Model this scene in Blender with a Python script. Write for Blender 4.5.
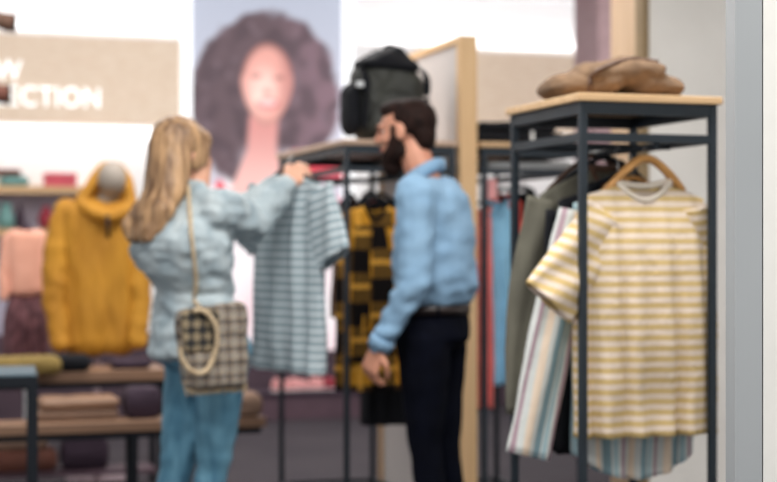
import bpy, bmesh, math, random
from mathutils import Vector, Matrix, noise
from mathutils.bvhtree import BVHTree
PI = math.pi
scene = bpy.context.scene
for o in list(bpy.data.objects): bpy.data.objects.remove(o)

# ---------------------------------------------------------------- camera
FPX = 1555.0; CAMZ = 1.25
cam_d = bpy.data.cameras.new('camera'); cam = bpy.data.objects.new('camera', cam_d)
scene.collection.objects.link(cam); scene.camera = cam
cam.location = (0, 0, CAMZ); cam.rotation_euler = (PI/2, 0, 0)
cam_d.sensor_width = 36; cam_d.lens = 36*FPX/777
cam_d.dof.use_dof = True; cam_d.dof.focus_distance = 2.9; cam_d.dof.aperture_fstop = 2.9
cam_d.clip_start = 0.05
# ---------------------------------------------------------------- view
scene.view_settings.view_transform = 'Standard'; scene.view_settings.look = 'None'
scene.view_settings.exposure = 0.0; scene.view_settings.gamma = 1; scene.view_settings.use_curve_mapping = False
# ---------------------------------------------------------------- world
w = bpy.data.worlds.new('world'); scene.world = w; w.use_nodes = True
bg = w.node_tree.nodes['Background']; bg.inputs[0].default_value = (1.0, 0.985, 0.965, 1); bg.inputs[1].default_value = 1.08
# ---------------------------------------------------------------- lights (ceiling panels of the shop, added fascia strips)
TH = math.radians(17.4); CU, SU = math.cos(TH), math.sin(TH)
U = Vector((CU, SU, 0)); V = Vector((-SU, CU, 0))       # along the back wall / into the shop
WO = Vector((-0.649, 11.4, 0))                           # a point on the foot of the back wall
def area(name, loc, sx, sy, power, col=(1, .97, .93), rot=(0, 0, TH)):
    l = bpy.data.lights.new(name, 'AREA'); l.shape = 'RECTANGLE'; l.size = sx; l.size_y = sy
    l.energy = power; l.color = col
    o = bpy.data.objects.new(name, l); scene.collection.objects.link(o); o.location = loc; o.rotation_euler = rot
    return o
CEIL = 3.09
def RW(s, d, z): return WO + U*s - V*d + Vector((0, 0, z))   # room coordinates: along wall, off the wall
area('ceiling_light_panel', RW(0.3, 2.3, CEIL-.04), 7.5, 0.4, 125, rot=(math.radians(40), 0, TH))
for s0_, s1_ in ((-5.5, -.92), (.48, 4.0)):     # unseen strips added to brighten the white wall above and below the wood fascia
    area('fascia_fill_up', RW((s0_+s1_)/2, .06, 2.72), s1_-s0_, 0.03, 2.0*(s1_-s0_), (1, .98, .97), rot=(math.radians(180-12), 0, TH))
    area('fascia_fill_down', RW((s0_+s1_)/2, .06, 2.07), s1_-s0_, 0.03, 2*(s1_-s0_), (1, .98, .97), rot=(math.radians(6), 0, TH))
area('ceiling_light_panel', (-.7, 7.2, CEIL-.04), 3.2, 0.6, 90)
area('ceiling_light_panel', (.2, 4.0, CEIL-.04), 3.4, 0.7, 115)
area('ceiling_light_panel', (-.3, 1.2, CEIL-.04), 4.0, 0.9, 100)

# ---------------------------------------------------------------- helpers
C = scene.collection
def at(px, py, Y): return Vector(((px-388.5)/FPX*Y, Y, CAMZ+(241-py)/FPX*Y))
def lin(c):
    if isinstance(c, (tuple, list)) and max(c) > 1.0001: c = [x/255 for x in c]
    return tuple((x/12.92 if x <= .04045 else ((x+.055)/1.055)**2.4) for x in c[:3]) + (1,)
def tag(o, label, cat, group=None):
    o['label'] = label; o['category'] = cat
    if group: o['group'] = group
    return o
def thing(name, label, cat, loc, rz=0, group=None):
    o = bpy.data.objects.new(name, None); C.objects.link(o); o.empty_display_size = .1
    o.location = loc; o.rotation_euler = (0, 0, rz)
    return tag(o, label, cat, group)
def obj(name, bm, mat, parent=None, smooth=True, world=False, bevel=0, loc=None, rz=0):
    me = bpy.data.meshes.new(name)
    if isinstance(bm, bpy.types.Mesh): me = bm
    else: bm.to_mesh(me); bm.free()
    o = bpy.data.objects.new(name, me); C.objects.link(o)
    if mat: me.materials.clear(); me.materials.append(mat)
    if smooth:
        for p in me.polygons: p.use_smooth = True
    if parent:
        o.parent = parent
        if world:   # mesh data are in world coordinates
            m = Matrix.Translation(parent.location) @ parent.rotation_euler.to_matrix().to_4x4()
            me.transform(m.inverted())
    elif loc is not None:
        o.location = loc; o.rotation_euler = (0, 0, rz)
    if bevel:
        b = o.modifiers.new('bevel', 'BEVEL'); b.width = bevel; b.segments = 2; b.limit_method = 'ANGLE'
    return o
def struct(name, bm, mat, **k):
    o = obj(name, bm, mat, smooth=False, **k); o['kind'] = 'structure'; return o
def NB(): return bmesh.new()
def box(bm, lo, hi, rot=None):
    lo, hi = Vector(lo), Vector(hi); c = (lo+hi)/2; s = hi-lo
    m = Matrix.Translation(c) @ Matrix.Diagonal((s.x, s.y, s.z, 1))
    if rot is not None: m = rot @ m
    bmesh.ops.create_cube(bm, size=1, matrix=m); return bm
def boxf(lo, hi): return box(NB(), lo, hi)
def tube(bm, pts, r, n=10, flat=1.0, caps=True):
    pts = [Vector(p) for p in pts]; rings = []
    up = Vector((0, 0, 1))
    for i, p in enumerate(pts):
        a = pts[max(i-1, 0)]; b = pts[min(i+1, len(pts)-1)]; d = (b-a).normalized()
        s = d.cross(up)
        if s.length < .05: s = d.cross(Vector((0, 1, 0)))
        s.normalize(); t = s.cross(d).normalized()
        rr = r[i] if isinstance(r, (list, tuple)) else r
        rings.append([bm.verts.new(p + s*math.cos(2*PI*k/n)*rr + t*math.sin(2*PI*k/n)*rr*flat) for k in range(n)])
    for i in range(len(rings)-1):
        for k in range(n):
            bm.faces.new((rings[i][k], rings[i][(k+1) % n], rings[i+1][(k+1) % n], rings[i+1][k]))
    if caps:
        bm.faces.new(rings[0][::-1]); bm.faces.new(rings[-1])
    return bm
def spline(pts, n=8):
    pts = [Vector(p) for p in pts]; out = []
    P = [pts[0]*2-pts[1]] + pts + [pts[-1]*2-pts[-2]]
    for i in range(1, len(P)-2):
        for k in range(n):
            t = k/n; a, b, c, d = P[i-1:i+3]
            out.append(.5*((2*b)+(c-a)*t+(2*a-5*b+4*c-d)*t*t+(3*b-a-3*c+d)*t**3))
    out.append(pts[-1]); return out
def ell(bm, c, r, rot=None, sub=3):
    if not isinstance(r, (tuple, list, Vector)): r = (r, r, r)
    m = Matrix.Translation(Vector(c)) @ (rot or Matrix.Identity(4)) @ Matrix.Diagonal((r[0], r[1], r[2], 1))
    return bmesh.ops.create_icosphere(bm, subdivisions=sub, radius=1, matrix=m)['verts']
def hull(bm, els, rot=None, sub=3):
    t = NB()
    for c, r in els: ell(t, c, r, rot, sub)
    res = bmesh.ops.convex_hull(t, input=t.verts[:])
    dead = [g for g in res['geom_interior'] if isinstance(g, bmesh.types.BMVert)]
    bmesh.ops.delete(t, geom=[v for v in t.verts if not v.link_faces] , context='VERTS')
    me = bpy.data.meshes.new('tmp'); t.to_mesh(me); t.free(); bm.from_mesh(me); bpy.data.meshes.remove(me)
def caps(bm, chain, sub=2):
    for (p, r), (q, s) in zip(chain[:-1], chain[1:]): hull(bm, [(p, r), (q, s)], None, sub)
def fuse(bm, voxel=.008, smooth=4, fac=.5):
    me = bpy.data.meshes.new('tmp'); bm.to_mesh(me); bm.free()
    o = bpy.data.objects.new('tmp', me); C.objects.link(o)
    r = o.modifiers.new('r', 'REMESH'); r.mode = 'VOXEL'; r.voxel_size = voxel; r.use_smooth_shade = True
    if smooth:
        s = o.modifiers.new('s', 'SMOOTH'); s.factor = fac; s.iterations = smooth
    dg = bpy.context.evaluated_depsgraph_get(); dg.update()
    out = bpy.data.meshes.new_from_object(o.evaluated_get(dg))
    bpy.data.objects.remove(o); bpy.data.meshes.remove(me)
    return out
def wrinkle(me, fn):
    cs = [v.normal.copy() for v in me.vertices]
    for v, n in zip(me.vertices, cs): v.co += n*fn(v.co)
    me.update(); return me
def nz(p, s=(1, 1, 1), seed=0):
    return noise.noise(Vector((p[0]*s[0]+seed, p[1]*s[1]+seed*1.7, p[2]*s[2]-seed)))

# ---------------------------------------------------------------- materials
def mat_base(name, rough=.6, metal=0, spec=None):
    m = bpy.data.materials.new(name); m.use_nodes = True
    b = m.node_tree.nodes['Principled BSDF']; b.inputs['Roughness'].default_value = rough; b.inputs['Metallic'].default_value = metal
    if spec is not None: b.inputs['Specular IOR Level'].default_value = spec
    return m, m.node_tree, b
def N(t, k, **kw):
    n = t.nodes.new(k)
    for a, v in kw.items(): setattr(n, a, v)
    return n
def math_(t, op, a, b=None):
    n = N(t, 'ShaderNodeMath', operation=op)
    for i, x in enumerate((a, b)):
        if x is None: continue
        if isinstance(x, (int, float)): n.inputs[i].default_value = x
        else: t.links.new(x, n.inputs[i])
    return n.outputs[0]
def mixc(t, f, a, b):
    n = N(t, 'ShaderNodeMix', data_type='RGBA')
    if isinstance(f, (int, float)): n.inputs[0].default_value = f
    else: t.links.new(f, n.inputs[0])
    for i, x in ((6, a), (7, b)):
        if isinstance(x, tuple): n.inputs[i].default_value = x
        else: t.links.new(x, n.inputs[i])
    return n.outputs[2]
def noise_fac(t, scale=(10, 10, 10), coord='Object', detail=3, lo=.35, hi=.65):
    tc = N(t, 'ShaderNodeTexCoord'); mp = N(t, 'ShaderNodeMapping'); mp.inputs['Scale'].default_value = scale
    t.links.new(tc.outputs[coord], mp.inputs[0]); nn = N(t, 'ShaderNodeTexNoise'); nn.inputs['Scale'].default_value = 1
    nn.inputs['Detail'].default_value = detail; t.links.new(mp.outputs[0], nn.inputs[0])
    mr = N(t, 'ShaderNodeMapRange'); mr.inputs[1].default_value = lo; mr.inputs[2].default_value = hi
    t.links.new(nn.outputs[0], mr.inputs[0]); return mr.outputs[0]
def add_bump(t, b, h, dist=.002, strength=.5):
    n = N(t, 'ShaderNodeBump'); n.inputs['Distance'].default_value = dist; n.inputs['Strength'].default_value = strength
    t.links.new(h, n.inputs['Height']); t.links.new(n.outputs[0], b.inputs['Normal'])
def plain(name, c, rough=.6, metal=0, c2=None, scale=(12, 12, 12), bump=0, spec=None, sheen=0):
    m, t, b = mat_base(name, rough, metal, spec)
    f = noise_fac(t, scale)
    c2 = c2 or tuple(x*.93 for x in c)
    t.links.new(mixc(t, f, lin(c), lin(c2)), b.inputs['Base Color'])
    if bump: add_bump(t, b, f, bump)
    if sheen: b.inputs['Sheen Weight'].default_value = sheen
    return m
def wood(name, c, c2, axis=0, rough=.5):
    s = [40, 40, 40]; s[axis] = 1.6
    return plain(name, c, rough, 0, c2, tuple(s), bump=.0004)
def uvsep(t):
    tc = N(t, 'ShaderNodeTexCoord'); sp = N(t, 'ShaderNodeSeparateXYZ'); t.links.new(tc.outputs['UV'], sp.inputs[0])
    return sp.outputs[0], sp.outputs[1]
def band(t, x, period, duty, off=0, soft=.0):   # 1 inside the stripe
    f = math_(t, 'FRACT', math_(t, 'ADD', math_(t, 'DIVIDE', x, period), off+50))
    return math_(t, 'LESS_THAN', f, duty)
def stripes(name, base, cols, axis='v', rough=.8):
    """cols: list of (period, duty, offset, colour)"""
    m, t, b = mat_base(name, rough, spec=.2); u, v = uvsep(t); x = v if axis == 'v' else u
    c = lin(base)
    for per, du, off, col in cols: c = mixc(t, band(t, x, per, du, off), c, lin(col))
    t.links.new(c, b.inputs['Base Color'])
    add_bump(t, b, noise_fac(t, (25, 25, 25)), .003); return m
def plaid(name, base, col_u, col_v, mixcol, per=.08, duty=.5, extra=None, rough=.85):
    m, t, b = mat_base(name, rough, spec=.15); u, v = uvsep(t)
    u = math_(t, 'ADD', u, math_(t, 'MULTIPLY', noise_fac(t, (30, 30, 30), lo=0, hi=1), min(per*.25, .012))); v = math_(t, 'ADD', v, math_(t, 'MULTIPLY', noise_fac(t, (34, 26, 30), lo=0, hi=1), min(per*.25, .012)))
    bu = band(t, u, per, duty, .1); bv = band(t, v, per, duty, .3)
    c = mixc(t, bu, lin(base), lin(col_u)); c = mixc(t, math_(t, 'MULTIPLY', bv, .999), c, lin(col_v)); 
    c = mixc(t, math_(t, 'MULTIPLY', bu, bv), c, lin(mixcol))
    if extra:
        c = mixc(t, math_(t, 'MULTIPLY', band(t, u, per, .1, .4), .7), c, lin(extra)); c = mixc(t, math_(t, 'MULTIPLY', band(t, v, per, .1, .6), .7), c, lin(extra))
    t.links.new(c, b.inputs['Base Color']); add_bump(t, b, noise_fac(t, (40, 40, 40)), .003); return m

M = {}
M['wallwhite'] = plain('white_wall_paint', (246, 245, 246), .8, c2=(240, 240, 242), scale=(1, 1, 1))
M['fascia'] = wood('pale_wood_cladding', (240, 222, 202), (233, 212, 190), 0, .6)
M['shelf_shade'] = plain('painted_shelf_shade', (190, 184, 204), .7)  # lavender tone stands in for shade beneath the shelves
M['floor'] = plain('grey_polished_floor', (66, 62, 67), .75, c2=(60, 56, 62), scale=(2, 2, 2), spec=.12)
M['ceiling'] = plain('ceiling_paint', (226, 226, 230), .9)
M['greywall'] = plain('grey_plaster', (236, 233, 228), .85, c2=(226, 223, 218), scale=(2.5, 2.5, 2.5), bump=.001)
M['mauve'] = plain('mauve_pillar', (150, 124, 128), .7, c2=(138, 114, 118))
M['beige'] = wood('beige_veneer', (214, 186, 156), (202, 172, 140), 2)
M['olivebrown'] = plain('olive_brown_trim', (140, 118, 84), .5)
M['aluminium'] = plain('grey_aluminium', (170, 175, 178), .45, .0, c2=(165, 170, 173), scale=(2, 2, 2))
M['gasket'] = plain('dark_gasket', (30, 34, 34), .6)
M['offwhite'] = plain('offwhite_paint', (242, 241, 236), .6, c2=(239, 238, 233))
M['steel'] = plain('blue_black_steel', (30, 42, 52), .5, .1, c2=(26, 37, 46))
M['board'] = wood('light_oak_board', (214, 180, 138), (196, 160, 118), 0)
M['boardB'] = wood('ash_board', (196, 168, 146), (178, 150, 128), 0)
M['panelwood'] = wood('light_maple', (226, 190, 144), (214, 176, 130), 2)
M['panelgrey'] = plain('pale_grey_laminate', (206, 200, 198), .6, c2=(198, 192, 190), scale=(2, 2, 2))
M['bench'] = wood('brown_oak_top', (152, 118, 94), (128, 98, 78), 0)
M['black'] = plain('black_metal', (18, 24, 32), .6, 0, spec=.25)
M['skin'] = plain('skin', (222, 170, 142), .5, c2=(212, 156, 130), scale=(14, 14, 14))
M['skinm'] = plain('skin_tanned', (204, 146, 120), .5, c2=(190, 130, 106), scale=(14, 14, 14))
M['lip'] = plain('lips', (176, 96, 88), .5)
M['eye'] = plain('eye_white', (235, 232, 228), .3); M['iris'] = plain('iris_dark', (50, 34, 24), .3)
M['blonde'] = plain('blonde_hair', (190, 152, 112), .5, c2=(104, 74, 50), scale=(34, 34, 3), bump=.004, spec=.5)
M['darkhair'] = plain('dark_brown_hair', (42, 26, 22), .7, c2=(22, 14, 12), scale=(70, 70, 30), bump=.003, spec=.12)
M['denimjacket'] = plain('washed_sage_denim', (184, 196, 200), .85, c2=(148, 164, 172), scale=(14, 14, 10), bump=.004)
M['jeans'] = plain('light_blue_denim', (106, 156, 180), .8, c2=(68, 116, 142), scale=(18, 18, 5), bump=.003)
M['shirtblue'] = plain('light_blue_shirt', (134, 168, 196), .8, c2=(122, 157, 187), scale=(8, 8, 8), bump=.003)
M['navy'] = plain('navy_trousers', (9, 12, 24), .9, c2=(7, 9, 18), spec=.08)
M['leather'] = plain('dark_leather', (38, 28, 26), .4)
M['silver'] = plain('silver_metal', (190, 190, 190), .3, .9)
M['yellowjacket'] = plain('mustard_jacket', (194, 138, 36), .75, c2=(174, 120, 28), scale=(7, 7, 4), bump=.004)
M['mannequin'] = plain('grey_mannequin', (158, 148, 138), .6)
M['pole'] = plain('pale_pole', (160, 138, 146), .4, .2)
M['peach'] = plain('peach_knit', (240, 180, 158), .85, c2=(232, 170, 148))
M['maroonprint'] = plain('maroon_print', (70, 36, 44), .8, c2=(120, 78, 84), scale=(22, 22, 18))
M['tan'] = plain('tan_wool', (112, 88, 66), .95, c2=(96, 75, 56), scale=(20, 20, 20), bump=.003)
M['brownstrap'] = plain('dark_brown_leather', (78, 52, 36), .5)
M['blackcloth'] = plain('black_cloth', (20, 22, 28), .85, spec=.25); M['greycloth'] = plain('dark_olive_nylon', (52, 54, 48), .6, c2=(34, 36, 34), scale=(9, 9, 5), bump=.003)
M['yellowstripe'] = stripes('yellow_and_white_stripe', (224, 208, 194), [(.0305, .52, 0, (206, 180, 126))])
M['tealstripe'] = stripes('grey_teal_stripe', (150, 167, 175), [(.031, .36, 0, (200, 210, 214))])
M['pastel'] = stripes('pastel_vertical_stripe', (200, 204, 202), [(.11, .2, 0, (128, 156, 166)), (.11, .18, .3, (222, 204, 184)), (.11, .1, .55, (166, 142, 152)), (.11, .12, .75, (160, 188, 196))], 'u')
M['flannel'] = plaid('mustard_black_flannel', (190, 134, 40), (96, 70, 30), (70, 50, 26), (16, 12, 12), .22, .44, (230, 170, 70))
M['tweed'] = plaid('beige_tweed_check', (170, 155, 136), (128, 116, 104), (118, 107, 97), (92, 84, 78), .046, .45, (96, 110, 118))
M['olive'] = plain('olive_twill', (102, 100, 88), .85, c2=(86, 84, 74), scale=(14, 14, 6), bump=.003)
M['brownc'] = plain('brown_suede', (86, 60, 46), .85); M['rope'] = plain('cream_rope', (206, 186, 154), .8, c2=(170, 148, 118), scale=(120, 120, 120), bump=.002)
M['salmon'] = plain('salmon_cloth', (240, 132, 126), .8); M['red'] = plain('red_cloth', (220, 84, 72), .8); M['sky'] = plain('sky_blue_cloth', (142, 198, 230), .8)
M['pink'] = plain('pink_cloth', (226, 160, 160), .8); M['whitec'] = plain('white_cloth', (232, 236, 238), .8); M['teal'] = plain('teal_glaze', (112, 160, 158), .5)
M['maroon'] = plain('maroon_cloth', (150, 46, 62), .8); M['redbox'] = plain('raspberry_box', (212, 84, 100), .6)
M['oliveyel'] = plain('olive_yellow_knit', (138, 116, 62), .9); M['rust'] = plain('rust_brown_cloth', (112, 68, 56), .85); M['taupe'] = plain('taupe_cloth', (150, 122, 104), .85)
M['darkplum'] = plain('dark_plum_cloth', (56, 40, 56), .85); M['plinth'] = plain('dark_plum_plinth', (92, 70, 82), .6)
M['cream'] = plain('cream_rib', (236, 226, 212), .85); M['hangerwood'] = wood('beech_hanger', (214, 160, 96), (196, 142, 80), 0, .4)

# ================================================================= SETTING
fl = NB(); bmesh.ops.create_grid(fl, x_segments=2, y_segments=2, size=9, matrix=Matrix.Translation((0, 6, 0)))
struct('floor', fl, M['floor'])
box_c = boxf((-9, -3, CEIL), (9, 15, CEIL+.12)); struct('ceiling', box_c, M['ceiling'])
RM = Matrix.Translation(WO) @ Matrix.Rotation(TH, 4, 'Z')      # room frame, -y points to the camera
def rbox(lo, hi, bm=None): return box(bm or NB(), lo, hi, RM)
struct('wall_back', rbox((-6, 0, 0), (6, .15, CEIL)), M['wallwhite'])
def s_of(px, d=0):                                              # where a sight line meets the wall
    o = WO - V*d; t = (px-388.5)/FPX
    return (t*o.y-o.x)/(CU-t*SU)
def z_of(px, py, d=0):
    s = s_of(px, d); return CAMZ+(241-py)/FPX*(WO-V*d+U*s).y
s1, s2, s3 = s_of(180, .1), s_of(362, .1), s_of(600, .1)
FB, FT = z_of(90, 123, .1), z_of(90, 37, .1)
struct('trim_1', rbox((-6, -.1, FB), (s1, 0, FT)), M['fascia'])
struct('trim_2', rbox((s_of(470, .1), -.1, FB), (6, 0, FT)), M['fascia'])
mt_, tt_, bb_ = mat_base('led_strip_diffuser', .5); bb_.inputs['Base Color'].default_value = (.9, .92, .95, 1)
bb_.inputs['Emission Color'].default_value = (.95, .98, 1, 1); bb_.inputs['Emission Strength'].default_value = .6; M['led'] = mt_
struct('trim_3', rbox((s_of(182, .08), -.07, .4), (s_of(192, .08), 0, CEIL)), M['led'])
struct('trim_4', rbox((s_of(343, .08), -.07, .4), (s_of(354, .08), 0, CEIL)), M['led'])
M['plumwall'] = plain('dark_plum_wainscot', (84, 66, 78), .7, c2=(72, 56, 68), scale=(3, 3, 3))
struct('baseboard_back', rbox((-6, -.03, 0), (6, 0, .60)), M['plumwall'])
# mauve pillar standing before the back wall
sp = s_of(598, 1.2); struct('trim_5', rbox((sp, -1.2, 0), (sp+.34, -.8, CEIL)), M['mauve'])
# grey partition wall at the right
pc = Vector(((646-388.5)/FPX*6.6, 6.6, 0)); PM = Matrix.Translation(pc) @ Matrix.Rotation(TH, 4, 'Z')
struct('wall_right', box(NB(), (0, 0, 0), (3.2, .30, CEIL), PM), M['greywall'])
struct('trim_6', box(NB(), (-.02, .06, 0), (0, .30, CEIL), PM), M['beige'])
struct('trim_7', box(NB(), (-.02, -.012, 0), (.008, .06, CEIL), PM), M['olivebrown'])
# door frame close to the camera at the right
a = at(735, 241, 2.9); b = at(762, 241, 2.9); c = at(763.3, 241, 2.9)
struct('trim_8', boxf((a.x, 2.9, 0), (b.x, 2.98, CEIL)), M['aluminium'])
struct('trim_9', boxf((b.x, 2.904, 0), (c.x, 2.98, CEIL)), M['gasket'])
struct('wall_front', boxf((c.x, 2.9, 0), (c.x+1.6, 2.98, CEIL)), M['offwhite'])

# ================================================================= POSTER
def px_of(p): return 388.5+FPX*p.x/p.y, 241-FPX*(p.z-CAMZ)/p.y
def sm(e0, e1, x):
    t = max(0, min(1, (x-e0)/(e1-e0))); return t*t*(3-2*t)
def mixv(a, b, t): return tuple(x+(y-x)*t for x, y in zip(a, b))
def portrait(x, y):
    c = mixv((184, 190, 206), (206, 202, 214), sm(0, 200, y))
    # body: white top with a red strap
    if y > 150:
        sh = 165+abs(x-262)**1.35*.10
        k = sm(-5, 6, y-sh)
        body = (244, 238, 242)
        body = mixv(body, (228, 66, 82), sm(7, 2, abs(x-222-(y-190)*.5)) * sm(260, 230, y))
        body = mixv(body, (226, 84, 100), sm(280, 300, x)*sm(230, 190, y))
        body = mixv(body, (236, 196, 204), .5*sm(240, 300, y)*(.5+.5*math.sin(x*.12+y*.05)))
        c = mixv(c, body, k)
    c = mixv(c, (228, 80, 96), sm(284, 296, x)*sm(146, 154, y)*sm(186, 172, y)) if y > 140 else c
    # hair
    wob = 9*noise.noise(Vector((x*.05, y*.05, 3)))+3*noise.noise(Vector((x*.13, y*.13, 9)))
    cx = 266; rx = 77 if x < cx else 74
    d = math.sqrt(((x-cx)/rx)**2+((y-98)/88)**2) if y < 98 else math.sqrt(((x-cx)/rx)**2+((y-98)/95)**2)
    k = sm(1.03, .93, d+wob*.009)*(1-sm(278, 292, x)*sm(146, 152, y))
    if y > 140: k *= 1-sm(30, 8, abs(x-262))*sm(140, 160, y)
    hair = mixv((104, 88, 94), (134, 110, 120), sm(0, 60, x-265))
    hair = mixv(hair, (128, 112, 122), .5*sm(.1, .5, noise.noise(Vector((x*.1, y*.1, 5)))))
    hair = mixv(hair, (84, 72, 78), .6*sm(.2, -.4, noise.noise(Vector((x*.06, y*.06, 1)))))
    c = mixv(c, hair, k)
    # neck and chest
    nw = 15+max(0, y-150)*.35
    if y > 112: c = mixv(c, mixv((214, 150, 146), (238, 192, 186), sm(120, 190, y)), sm(nw+3, nw-3, abs(x-(263-(y-130)*.06)))*sm(112, 118, y)*sm(214, 196, y))
    # face
    fx, fy = x-267, y-84
    d = math.sqrt((fx/(27-(max(0, fy)*.13)))**2+(fy/42)**2)
    f = mixv((228, 168, 158), (248, 208, 198), sm(1, .2, math.hypot((fx+4)/24, (fy-6)/34)))
    f = mixv(f, (150, 96, 92), .6*sm(1, .3, math.hypot((fx+11)/8, (fy+8)/3.5)))
    f = mixv(f, (150, 96, 92), .6*sm(1, .3, math.hypot((fx-12)/8, (fy+6)/3.5)))
    f = mixv(f, (170, 112, 106), .5*sm(1, .3, math.hypot(fx/6, (fy-8)/4)))
    f = mixv(f, (196, 92, 96), .7*sm(1, .6, math.hypot((fx-1)/14, (fy-20)/7)))
    f = mixv(f, (252, 240, 236), .75*sm(1, .6, math.hypot((fx-1)/11, (fy-19)/4)))
    f = mixv(f, (120, 84, 84), .7*sm(.75, 1.0, d)*(1 if fy < -10 else .4))
    f = mixv(f, (178, 122, 120), .5*sm(6, 24, fx))
    f = mixv(f, (255, 226, 214), .5*sm(1, 0, math.hypot((fx+10)/9, (fy-14)/11)))
    c = mixv(c, f, sm(1.04, .94, d))
    return c
def make_poster():
    d = .05; sa, sb = s_of(192.5, d), s_of(343.5, d); za, zb = .45, CEIL-.01
    root = thing('poster', 'tall backlit wall poster of a smiling woman with big curly dark hair', 'poster', RW((sa+sb)/2, .03, za), TH)
    bm = NB(); lay = bm.loops.layers.float_color.new('Col'); nx, ny = 110, 190; vs = []; cl = {}
    for j in range(ny+1):
        for i in range(nx+1):
            p = RW(sa+(sb-sa)*i/nx, d, za+(zb-za)*j/ny); v = bm.verts.new(p)
            x, y = px_of(p); cl[v] = lin(portrait(x, y)); vs.append(v)
    for j in range(ny):
        for i in range(nx):
            q = [vs[j*(nx+1)+i], vs[j*(nx+1)+i+1], vs[(j+1)*(nx+1)+i+1], vs[(j+1)*(nx+1)+i]]
            f = bm.faces.new(q)
            for l in f.loops: l[lay] = cl[l.vert]
    m, t, b = mat_base('backlit_print', .5, spec=.1)
    vc = N(t, 'ShaderNodeVertexColor', layer_name='Col')
    t.links.new(vc.outputs[0], b.inputs['Base Color']); t.links.new(vc.outputs[0], b.inputs['Emission Color'])
    b.inputs['Emission Strength'].default_value = .74
    # darken the diffuse answer: a translucent film reflects little
    mm = mixc(t, .42, vc.outputs[0], (0, 0, 0, 1)); t.links.new(mm, b.inputs['Base Color'])
    obj('print', bm, m, root, world=True)
    obj('light_box', rbox((sa, -.045, za), (sb, -.001, zb)), M['wallwhite'], root, smooth=False, world=True)
make_poster()

# ================================================================= SIGN
def make_sign():
    root = thing('wall_sign', 'white raised lettering on the pale wood fascia at upper left', 'sign', RW(s_of(-20, .1), .1, z_of(0, 108, .1)), TH)
    for txt, yb, cap in (('NEW', 82, 20), ('COLLECTION', 107, 20)):
        cu = bpy.data.curves.new(txt, 'FONT'); cu.body = txt; cu.extrude = .012; cu.offset = .006; cu.space_character = 1.06
        o = bpy.data.objects.new('t', cu); C.objects.link(o)
        bpy.context.view_layer.update()
        dg = bpy.context.evaluated_depsgraph_get(); me = bpy.data.meshes.new_from_object(o.evaluated_get(dg)); bpy.data.objects.remove(o)
        xs = [v.co.x for v in me.vertices]; ys = [v.co.y for v in me.vertices]
        h = cap/FPX*10.9; sc = h/(max(ys)-min(ys)); wd = (max(xs)-min(xs))*sc*.86
        if txt == 'COLLECTION': s_end = s_of(100, .115); s0 = s_end-wd
        else: s0 = s_of(22, .115)-wd
        z0 = z_of(60, yb, .115)
        me.transform(RM @ Matrix.Translation((s0-min(xs)*sc*.86, -.112, z0-min(ys)*sc)) @ Matrix.Rotation(PI/2, 4, 'X') @ Matrix.Diagonal((sc*.86, sc, sc, 1)))
        obj('lettering', me, M['letter'], root, smooth=False, world=True)
m, t, b_ = mat_base('white_letters_added_glow', .4); b_.inputs['Base Color'].default_value = (.9, .95, 1, 1)
b_.inputs['Emission Color'].default_value = (.85, .95, 1, 1); b_.inputs['Emission Strength'].default_value = .7; M['letter'] = m  # white paint given a glow of its own to look brighter
make_sign()

# ================================================================= generic cloth pieces
def solid(o, th=.003):
    s = o.modifiers.new('solid', 'SOLIDIFY'); s.thickness = th; s.offset = -1
def garment_body(W, L, SW, T, neck=.09, ndepth=.07, drop=.05, fold=.012, k=5, seed=0, hem=1.0, tail=0, openf=False):
    """shirt trunk: hem at z=0, neck at z=L, front towards -y"""
    bm = NB(); uv = bm.loops.layers.uv.new('UV'); nu, nt = 96, 44; rows = []
    rnd = random.Random(seed); ph = [rnd.uniform(0, 6) for _ in range(4)]
    for j in range(nt+1):
        t = j/nt
        wd = (W*hem+(W-W*hem)*t)/2 if t < .62 else (W+(SW-W)*sm(.62, .97, t))/2
        th = T*(1-t**5)*.5+.010
        row = []
        for i in range(nu):
            a = 2*PI*i/nu; ca, sa = math.cos(a), math.sin(a)
            x = wd*math.copysign(abs(ca)**.75, ca); y = -th*math.copysign(abs(sa)**.7, sa)
            ax = abs(x)
            zt = L-drop*min(1, ax/(SW/2))**1.3
            if ax < neck: zt -= (ndepth if y < 0 else ndepth*.25)*(1-(ax/neck)**2)
            zb = tail*(x/wd)**2
            z = zb+(zt-zb)*t
            amp = fold*(1-t)**.8*1.3+fold*.25
            ripple = amp*(math.sin(k*2*PI*x/W+ph[0])+.5*math.sin(k*3.3*PI*x/W+ph[1]+3*t))
            y += ripple+.018*nz((x, 0, z), (6, 6, 5), seed)*(1-t)
            x += .006*nz((x, y, z), (9, 9, 9), seed+4)
            row.append(bm.verts.new((x, y, z)))
        rows.append(row)
    for j in range(nt):
        for i in range(nu):
            f = bm.faces.new((rows[j][i], rows[j][(i+1) % nu], rows[j+1][(i+1) % nu], rows[j+1][i]))
            for l in f.loops: l[uv].uv = (l.vert.co.x + (10 if l.vert.co.y > 0 else 0)*0, l.vert.co.z)
    return bm
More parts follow.
